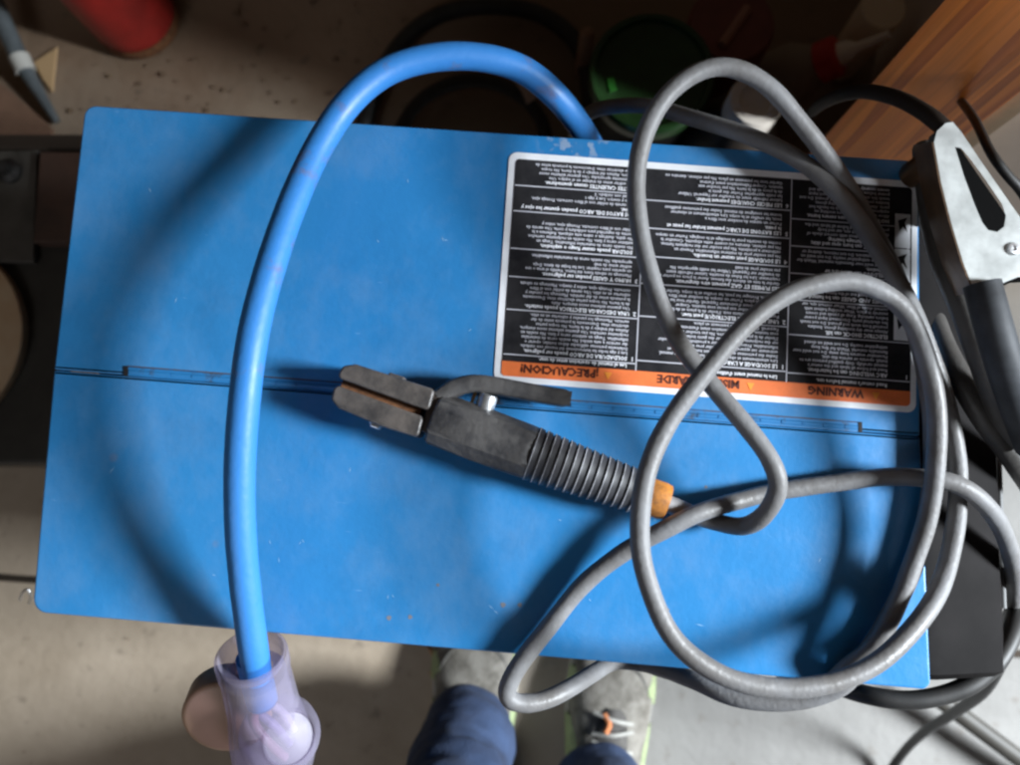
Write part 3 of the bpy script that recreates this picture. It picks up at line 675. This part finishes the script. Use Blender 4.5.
hole = [(955, 147), (961, 148), (972, 161), (988, 183), (1002, 204), (1006, 216), (1004, 227), (997, 232), (988, 230), (982, 222), (974, 203), (964, 176)]
plate_px(outer, hole, ch, 0.002, 'upper_arm', ZINC, cl)
# side flange of the channel, and the second arm below
bm = bmesh.new(); fl = [(934, 142), (941, 182), (951, 222), (963, 262), (975, 293)]
r1 = [bm.verts.new(P(u, v, ch - .0002)) for u, v in fl]; r2 = [bm.verts.new(P(u - 19, v + 3, ch - .034)) for u, v in fl]; r3 = [bm.verts.new(P(u - 21, v + 3, ch - .034)) for u, v in fl]; r4 = [bm.verts.new(P(u - 2, v, ch - .0002)) for u, v in fl]
for k in range(len(fl) - 1):
    for X, Y in ((r1, r2), (r2, r3), (r3, r4), (r4, r1)): bm.faces.new((X[k], X[k + 1], Y[k + 1], Y[k]))
mesh_obj('side_flange', bm, BROWNMETAL, cl)  # flange's brown is a reflection of the wood put into its colour
plate_px([(u - 8, v + 6) for u, v in outer], [(u * .02 + 976, v * .02 + 262) for u, v in hole], ch - .030, 0.002, 'lower_arm', mat('hole_shade', (.006, .006, .006), .8, spec=.02), cl)  # second arm coloured black so the hole above looks shaded
bm = bmesh.new(); pr_ = P(1013, 249, ch); lathe(bm, [(0.0042, -0.004), (0.0042, 0.0005), (0.0034, 0.0016), (0.0018, 0.0018), (0.0014, 0.0008), (0, 0.0008)], Matrix.Translation(pr_), 24, caps=False); mesh_obj('rivet', bm, STEEL, cl)
bm = bmesh.new(); gp = smooth_path(catmull([P(u, v, h / 1000) for u, v, h in ((982, 284, 66), (993, 325, 66), (1005, 366, 58), (1018, 405, 40), (1032, 445, 10))], 8), 3)
tube(bm, gp, [0.0108] * len(gp), 24); mesh_obj('handle_sleeve', bm, mat('grey_sleeve', (0.04, 0.043, 0.048), .6, spec=.25, var=.3, vscale=40), cl)
bm = bmesh.new(); jb = P(921, 168, 0.012)
lathe(bm, [(0, -0.012), (0.008, -0.012), (0.009, -0.009), (0.009, 0.010), (0.007, 0.012), (0.003, 0.0125), (0.0, 0.012)], frame(jb, (0.35, 0.3, 1)), 24, caps=False)
box(bm, Matrix.Translation(P(930, 190, 0.010)) @ Matrix.Rotation(R_(-72), 4, 'Z'), 0.050, 0.010, 0.014, .002)
mesh_obj('jaw_bolt', bm, mat('bronze_bolt', (.20, .12, .07), .3, .8), cl)
cable('clamp_cord', [(956, 140, 66), (940, 124, 64), (920, 108, 52), (892, 96, 32), (862, 91, -5), (838, 96, -60), (820, 106, -170), (806, 118, -330)], mat('brown_black_cord', (.016, .011, .008), .65, spec=.25), 'dark cord entering the narrow tip of the ground clamp from behind the machine', 'cable', 0.0054)
cable('black_lead', [(926, 150, -6), (931, 195, 10), (943, 252, 24), (961, 305, 32), (981, 358, 30), (1000, 408, 18), (1021, 452, -8), (1045, 500, -60)], DARKCABLE, 'dark lead passing beside the clamp from its brown flange down to the right edge', 'cable', 0.0085)
cable('black_lead', [(930, 310, -22), (946, 352, -4), (964, 385, 6), (985, 418, 6), (1008, 448, -4), (1030, 480, -30), (1050, 520, -90)], DARKCABLE, 'dark lead slanting over the black panel below the grey clamp handle', 'cable', 0.0082)
cable('black_lead', [(1062, 300, -60), (1030, 205, -20), (1008, 175, -10), (990, 152, -14), (975, 120, -60), (960, 100, -150)], RUBBER, 'thin black lead crossing the drywall behind the steel clamp', 'cable', 0.0035)

# ------------------------------------------------------------------ the photographer's legs
man = thing('person', 'person in blue jeans and grey lime trimmed shoes standing before the machine', 'person', (0.05, -0.42, 0))
def skin_mesh(name, verts, edges, rad, m, parent, sub=2):
    me = bpy.data.meshes.new(name); me.from_pydata(verts, edges, []); o = bpy.data.objects.new(name, me); C.objects.link(o)
    sk = o.modifiers.new('skin', 'SKIN'); sk.use_smooth_shade = True
    for i, r in enumerate(rad): me.skin_vertices[0].data[i].radius = r if isinstance(r, tuple) else (r, r)
    me.skin_vertices[0].data[0].use_root = True
    o.modifiers.new('sub', 'SUBSURF').levels = sub; o.modifiers['sub'].render_levels = sub
    res = bpy.data.meshes.new_from_object(o.evaluated_get(bpy.context.evaluated_depsgraph_get()))
    bpy.data.objects.remove(o)
    for p in res.polygons: p.use_smooth = True
    for v_ in res.vertices:
        c_ = v_.co; f_ = noise.noise(Vector((c_.x * 14, c_.y * 14 + c_.z * 9, c_.z * 26))) * .009 + noise.noise(c_ * 60) * .002
        v_.co += v_.normal * f_
    res.materials.clear(); res.materials.append(m)
    q = bpy.data.objects.new(name, res); C.objects.link(q); q.parent = parent; q.matrix_parent_inverse = parent.matrix_basis.inverted()
    return q
xl = G(468, 700, .12).x; xr = G(606, 700, .12).x
V = [(0.045, -0.62, 0.95), (xl - .01, -0.60, 0.88), (xl - .02, -0.52, 0.70), (xl - .012, -0.435, 0.49), (xl, -0.392, 0.28), (xl + .004, -0.362, 0.15), (xl + .004, -0.357, 0.075),
     (xr + .01, -0.62, 0.88), (xr + .01, -0.57, 0.70), (xr + .005, -0.50, 0.49), (xr, -0.445, 0.28), (xr, -0.418, 0.15), (xr, -0.412, 0.070)]
E_ = [(0, 1), (1, 2), (2, 3), (3, 4), (4, 5), (5, 6), (0, 7), (7, 8), (8, 9), (9, 10), (10, 11), (11, 12)]
rr = [.13, .095, .088, .070, .062, .058, .060, .095, .088, .070, .062, .058, .060]
skin_mesh('jeans', V, E_, rr, DENIM, man, 4)
SHOE = mat('grey_shoe_mesh', (0.20, 0.185, 0.16), .8, col2=(.09, .08, .065), vscale=45, bump=.4, bscale=300, thr=(.38, .62))
LIME = mat('lime_trim', (0.25, 0.30, 0.155), .7, var=.2, vscale=60)
SOLE = mat('pale_sole', (0.34, 0.33, 0.30), .7, var=.15, vscale=30)
LACE = mat('orange_lace', (0.50, 0.17, 0.06), .8)
def shoe(x, ytoe, rot):
    M = Matrix.Translation((x, ytoe, 0)) @ Matrix.Rotation(R_(rot), 4, 'Z')
    secs = [(-.004, .020, .028), (.012, .040, .044), (.04, .049, .056), (.08, .053, .066), (.12, .050, .083), (.16, .045, .098), (.20, .041, .105), (.25, .040, .105), (.285, .034, .09), (.298, .018, .07)]
    b1 = bmesh.new(); rings = []
    for yy, w, hgt in secs:
        ring = []
        for k in range(20):
            a = math.pi * 2 * k / 20; ca, sa = math.cos(a), math.sin(a)
            ring.append(b1.verts.new(M @ Vector((w * math.copysign(abs(ca) ** .75, ca), -yy, max(0.018, .03 + (hgt - .03) * max(0, sa) ** .8) if sa > 0 else .02))))
        rings.append(ring)
    bridge(b1, rings); b1.faces.new(rings[0][::-1]); b1.faces.new(rings[-1])
    up = mesh_obj('shoe', b1, SHOE, man, smooth=70)
    b2 = bmesh.new(); ol = [Vector((w + .004, -yy)) for yy, w, _ in secs] + [Vector((-w - .004, -yy)) for yy, w, _ in secs[::-1]]
    slab(b2, ol, .026, .001, .004, M); mesh_obj('sole', b2, SOLE, up)
    prof_ = ((.03, .050, .028, .034), (.055, .053, .028, .038), (.075, .0545, .026, .047), (.09, .0545, .027, .036), (.115, .0525, .026, .045), (.14, .0495, .027, .062), (.165, .0465, .030, .066))
    for sd in (-1, 1):
        for seg_ in (prof_[1:4], prof_[4:7]):
            b3 = bmesh.new(); rg = []
            for yy, w, z0, z1 in seg_:
                rg.append([b3.verts.new(M @ Vector((sd * (w + o_), -yy, z))) for o_, z in ((-.006, z1 - .002), (.0005, z0), (.003, z0), (-.002, z1), (-.010, z1 + .008))])
            for A_, B2 in zip(rg, rg[1:]):
                for k in range(5): b3.faces.new((A_[k], A_[(k + 1) % 5], B2[(k + 1) % 5], B2[k]))
            b3.faces.new(rg[0][::-1]); b3.faces.new(rg[-1]); mesh_obj('trim', b3, LIME, up)
    # tongue, lace rows and a stitched toe seam
    b5 = bmesh.new(); rg = []
    for yy, w, z in ((.092, .010, .078), (.10, .017, .083), (.13, .019, .0965), (.16, .019, .108), (.19, .017, .116)):
        rg.append([b5.verts.new(M @ Vector((w * q, -yy, z - abs(q) ** 2 * .009))) for q in (-1, -.5, 0, .5, 1)])
    for A_, B2 in zip(rg, rg[1:]):
        for k in range(4): b5.faces.new((A_[k], A_[k + 1], B2[k + 1], B2[k]))
    mesh_obj('tongue', b5, mat('dark_tongue', (.07, .065, .06), .9, var=.3, vscale=60), up)
    for k in range(5):
        yy = .102 + .015 * k; z = .0885 + .0066 * k; b4 = bmesh.new(); q = .024
        tube(b4, catmull([M @ Vector((-q, -yy + .004 * (-1) ** k, z - .010)), M @ Vector((0, -yy, z)), M @ Vector((q, -yy - .004 * (-1) ** k, z - .010))], 5), .0026, 8)
        mesh_obj('lace', b4, SOLE, up)
    b6 = bmesh.new(); tube(b6, catmull([M @ Vector((sd * .047, -.075, .052)) if q == 0 else M @ Vector(v3) for q, v3 in ((1, (-.047, -.082, .050)), (1, (-.030, -.050, .056)), (1, (0, -.038, .0575)), (1, (.030, -.050, .056)), (1, (.047, -.082, .050)))], 6), .0018, 8)
    mesh_obj('toe_seam', b6, mat('seam_grey', (.10, .095, .085), .8), up)
    if x > .1:
        b7 = bmesh.new(); tube(b7, catmull([M @ Vector((-.012, -.098, .083)), M @ Vector((-.006, -.106, .090)), M @ Vector((-.010, -.116, .094))], 5), .0035, 8); mesh_obj('lace_tip', b7, LACE, up)
shoe(xl - .002, -.235, 3); shoe(G(611, 700).x, -.245, -3)

# ------------------------------------------------------------------ clutter behind and to the left
# red cylinder standing on the floor
rc = G(140, 22, 0)
t_ = thing('red_cylinder', 'red painted gas cylinder with rusty foot standing on the floor at top left', 'gas cylinder', rc)
REDP = mat('dull_red_paint', (0.32, 0.018, 0.014), .45, var=.25, vscale=18); 
bm = bmesh.new(); lathe(bm, [(.040, 0), (.052, .004), (.060, .016), (.062, .03), (.062, .34), (.055, .37), (.030, .395), (.016, .40)], Matrix.Translation(rc), 40); mesh_obj('tank', bm, REDP, t_)
bm = bmesh.new(); lathe(bm, [(.012, .398), (.012, .43), (.02, .432), (.02, .45), (0, .452)], Matrix.Translation(rc), 20); mesh_obj('valve', bm, BROWNMETAL, t_)
bm = bmesh.new(); lathe(bm, [(.058, .0005), (.0622, .006), (.0632, .02), (.0625, .026)], Matrix.Translation(rc), 40, caps=False); mesh_obj('foot_ring', bm, RUST, t_)
# tapered tool with a pale collar
t_ = thing('pry_tool', 'slim grey tapered tool with a pale collar lying at the upper left corner', 'tool', G(20, 60, 0))
TOOL = mat('tool_grey', (.13, .15, .16), .4, .3, var=.2, vscale=30)
def seg(u0, v0, u1, v1, z0, z1, r0, r1, nm, m):
    bm = bmesh.new(); a = G(u0, v0, z0); b_ = G(u1, v1, z1)
    tube(bm, [a.lerp(b_, k / 6) for k in range(7)], [r0 + (r1 - r0) * k / 6 for k in range(7)], 20); mesh_obj(nm, bm, m, t_)
seg(-30, -50, 19, 58, .06, .03, .014, .0125, 'handle', TOOL)
seg(19, 57, 26, 72, .03, .027, .0145, .0135, 'collar', mat('pale_collar', (.5, .49, .45), .5))
seg(26, 71, 57, 122, .027, .012, .011, .005, 'blade', TOOL)
def flat_px(name, pts, z, t, m, label, cat, bev=.0005, group=None):
    bm = bmesh.new(); slab(bm, [xy(G(u, v, z)) for u, v in pts], z, z - t, bev, seg=1)
    return tag(mesh_obj(name, bm, m), label, cat, group)
flat_px('card_scrap', [(33, 62), (57, 47), (52, 92), (43, 80)], .006, .003, mat('tan_card', (.50, .33, .17), .8), 'small tan wedge of card beside the pale collared tool', 'card')
flat_px('cardboard_sheet', [(-60, 70), (2, 84), (52, 128), (50, 150), (-60, 150)], .014, .006, CARD, 'reddish brown cardboard sheet on the floor at the upper left edge', 'cardboard')
# dark toolbox with things on it
zb = .20
bm = bmesh.new(); slab(bm, [xy(G(u, v, zb)) for u, v in ((-330, 148), (150, 148), (150, 464), (-330, 464))], zb, .0, .004, seg=2)
tb = thing('toolbox', 'low dark steel toolbox standing left of the blue machine', 'toolbox', G(20, 300, 0))
mesh_obj('box_body', bm, BLACKSTEEL, tb)
bm = bmesh.new(); slab(bm, [xy(G(u, v, zb + .012)) for u, v in ((-330, 134), (152, 134), (152, 149), (-330, 149))], zb + .012, zb - .03, .002, seg=2); mesh_obj('rear_rail', bm, mat('rail_brown', (.035, .025, .018), .6), tb)
bx_ = flat_px('steel_plate', [(-60, 152), (37, 150), (33, 262), (-60, 262)], zb + .010, .008, mat('plate_grey', (.085, .078, .068), .55, .2, var=.25, vscale=14), 'dull grey plate with a black knob lying on the dark toolbox', 'plate', .001)
bm = bmesh.new(); kp = G(11, 172, zb + .010); lathe(bm, [(.014, 0), (.014, .006), (.008, .010), (.007, .018), (.0, .019)], Matrix.Translation(kp), 20); kn = mesh_obj('knob', bm, RUBBER, bx_)
flat_px('carton', [(40, 152), (110, 152), (104, 242), (33, 242)], zb + .022, .0205, mat('red_brown_card', (.11, .058, .040), .7, col2=(.05, .03, .022), vscale=7), 'small red brown carton on the dark toolbox beside the grey plate', 'carton', .001)
dc = G(-76, 336, zb + .014); bm = bmesh.new(); lathe(bm, [(0, -.0135), (.112, -.0135), (.1135, -.011), (.1135, 0), (.112, .0015), (0, .0015)], Matrix.Translation(dc), 64, caps=False)
tag(mesh_obj('wooden_disc', bm, mat('pale_disc', (.55, .43, .29), .6, col2=(.42, .26, .14), vscale=6)), 'pale tan wooden disc lying on the toolbox at the left edge', 'disc')
# wire clip by the front left foot
bm = bmesh.new(); cp = [G(u, v, z) for u, v, z in ((20, 600, .30), (23, 592, .31), (28, 590, .315), (31, 596, .31), (29, 603, .30))]
tube(bm, catmull(cp, 5), .0014, 8); tag(mesh_obj('wire_clip', bm, STEEL), 'tiny bent wire clip beside the front left corner of the blue top', 'clip')

# hoses on the floor behind
def gcable(name, pts, m, label, r):
    p = smooth_path(catmull([G(u, v, z) for u, v, z in pts], 8), 4); b_ = bmesh.new(); tube(b_, p, r, 16, wobble=.02)
    return tag(mesh_obj(name, b_, m), label, 'hose', 'black hoses coiled behind the machine')
gcable('hose', [(345, 190, .02), (365, 120, .02), (392, 55, .025), (432, 18, .03), (485, 6, .03), (540, 14, .03), (578, 45, .025), (590, 95, .02), (585, 150, .02), (520, 190, .02)], RUBBER, 'black hose coiled in a wide loop on the floor behind the blue cord', .012)
gcable('hose', [(385, 170, .02), (415, 105, .035), (470, 80, .04), (520, 95, .04), (545, 130, .03), (540, 170, .02)], RUBBER, 'black hose in a small inner loop under the arch of the blue cord', .010)
flat_px('paper_tag', [(510, 74), (524, 82), (541, 86), (535, 99), (527, 104), (522, 92)], .075, .0015, mat('paper', (.52, .40, .34), .8), 'crumpled pale paper tag on the black hoses under the blue cord', 'tag')
# green lidded bucket
bc = G(652, 72, .27); bcf = Vector((bc.x, bc.y, 0))
t_ = thing('bucket', 'dark bucket with a round green lid behind the machine', 'bucket', bcf)
GREEN = mat('dark_green_plastic', (.020, .060, .016), .35, var=.3, vscale=14)
bm = bmesh.new(); lathe(bm, [(.055, 0), (.066, .26)], Matrix.Translation(bcf), 40); mesh_obj('pail', bm, BLACK, t_)
bm = bmesh.new(); lathe(bm, [(.0675, .245), (.069, .258), (.0695, .268), (.067, .272), (.062, .271), (.060, .264), (.057, .262), (0, .263)], Matrix.Translation(bcf), 48, caps=False); ld = mesh_obj('lid', bm, GREEN, t_)
bm = bmesh.new(); slab(bm, [xy(G(u, v, .2645)) for u, v in ((607, 78), (614, 77), (617, 90), (610, 92))], .2645, .2630, 0); mesh_obj('lid_glint', bm, mat('glint_green', (.05, .30, .04), .4), ld)  # green glint on the lid, put in as a bright coloured patch
bm = bmesh.new(); bp2 = G(587, 34, .10); lathe(bm, [(.010, -.1), (.010, 0), (.007, .006), (0, .008)], Matrix.Translation(bp2), 16); tag(mesh_obj('peg', bm, mat('peg_tan', (.35, .2, .13), .6)), 'small tan peg standing left of the green lid', 'peg')
# white capped jug
jc = G(757, 100, .30); jf = Vector((jc.x, jc.y, 0))
t_ = thing('jug', 'jug with a round off-white cap behind the top of the grey cable loop', 'jug', jf)
OFFW = mat('off_white_plastic', (.85, .76, .66), .5, var=.1, vscale=30)
bm = bmesh.new(); lathe(bm, [(.05, 0), (.055, .02), (.055, .2), (.035, .25), (.024, .27)], Matrix.Translation(jf), 32); mesh_obj('jug_body', bm, mat('jug_brown', (.06, .045, .035), .5), t_)
bm = bmesh.new(); lathe(bm, [(.027, .265), (.0295, .268), (.0295, .296), (.027, .300), (.018, .300), (.016, .296), (0, .295)], Matrix.Translation(jf), 36, caps=False); mesh_obj('cap', bm, OFFW, t_)
# reddish canister
rc2 = G(733, 22, .2); rf = Vector((rc2.x, rc2.y, 0)); bm = bmesh.new(); lathe(bm, [(.05, 0), (.052, .01), (.052, .19), (.048, .2), (.02, .203), (0, .203)], Matrix.Translation(rf), 36, caps=False)
t_ = thing('canister', 'dusky red canister at the top edge behind the jug cap', 'canister', rf); mesh_obj('can', bm, mat('dusky_red', (.2, .06, .045), .5, var=.2, vscale=14), t_)
bm = bmesh.new(); tube(bm, [G(722, 45, .207), G(748, 8, .207)], .006, 10); mesh_obj('can_handle', bm, mat('can_handle_brown', (.4, .2, .15), .5), t_)
# bottle lying on its side with a red collar and nozzle
t_ = thing('bottle', 'dull tan bottle lying down with a red collar and pale nozzle', 'bottle', G(800, 70, .1))
a, b_ = G(768, 84, .06), G(822, 62, .11); ax_ = (b_ - a).normalized(); Mb = frame(a, ax_); Lb_ = (b_ - a).length
bm = bmesh.new(); lathe(bm, [(0, -.06), (.036, -.06), (.040, -.05), (.040, Lb_ * .55), (.030, Lb_ * .8), (.022, Lb_)], Mb, 32, caps=False); mesh_obj('bottle_body', bm, mat('bottle_tan', (.28, .21, .15), .5), t_)
bm = bmesh.new(); lathe(bm, [(.020, Lb_ * .94), (.026, Lb_ * .96), (.026, Lb_ + .020), (.020, Lb_ + .024)], Mb, 28); mesh_obj('collar', bm, mat('red_collar', (.6, .03, .02), .45), t_)
bm = bmesh.new(); lathe(bm, [(.016, Lb_ + .022), (.014, Lb_ + .035), (.007, Lb_ + .045), (.0055, Lb_ + .085)], Mb, 20); mesh_obj('nozzle', bm, OFFW, t_)
bm = bmesh.new(); hc = G(884, 8, .15); lathe(bm, [(.020, -.15), (.024, -.14), (.027, -.06), (.029, -.003), (.027, .0), (0, .0005)], Matrix.Translation(hc), 28); tag(mesh_obj('cup', bm, mat('cream_cup', (.85, .70, .5), .6)), 'cream cup standing at the top edge left of the wooden post', 'cup')
flat_px('offcut', [(893, 55), (902, 34), (920, 20), (926, 26), (908, 46)], .05, .02, mat('offcut_cream', (.45, .36, .22), .7), 'pale cream wood offcut against the foot of the post', 'offcut')

# litter on the floor
flat_px('wood_chip', [(427, 646), (433, 652), (446, 672), (438, 667)], .004, .0025, mat('chip_orange', (.42, .17, .05), .8), 'thin orange wood sliver on the floor left of the left shoe', 'wood chip')
flat_px('wood_chip', [(429, 673), (437, 669), (443, 676), (436, 684)], .004, .0025, mat('chip_amber', (.40, .20, .06), .8), 'small amber wood chip on the floor just above the trouser hem', 'wood chip')
bm = bmesh.new(); rl = random.Random(3)
for k in range(150):
    u, v = (rl.uniform(60, 430), rl.uniform(-10, 130)) if k < 120 else (rl.uniform(0, 420), rl.uniform(600, 765))
    p_ = G(u, v, rl.uniform(.0015, .004)); n_ = rl.randint(4, 6); r_ = rl.uniform(.0012, .006) * (1 if k < 120 else .35); a0_ = rl.uniform(0, 6.3); st_ = rl.uniform(.25, .9); ti = rl.uniform(-.3, .3)
    vs = []
    for q in range(n_):
        t_ = 2 * math.pi * q / n_; x_, y_ = math.cos(t_) * r_ * rl.uniform(.7, 1.2), math.sin(t_) * r_ * st_
        vs.append(bm.verts.new(p_ + Vector((x_ * math.cos(a0_) - y_ * math.sin(a0_), x_ * math.sin(a0_) + y_ * math.cos(a0_), .001 + abs(x_) * .2 + ti * x_))))
    bm.faces.new(vs)
struct(mesh_obj('floor_litter', bm, mat('litter', (.26, .18, .11), .9, col2=(.13, .085, .055), vscale=22, thr=(.4, .6)), recalc=False), 'stuff')
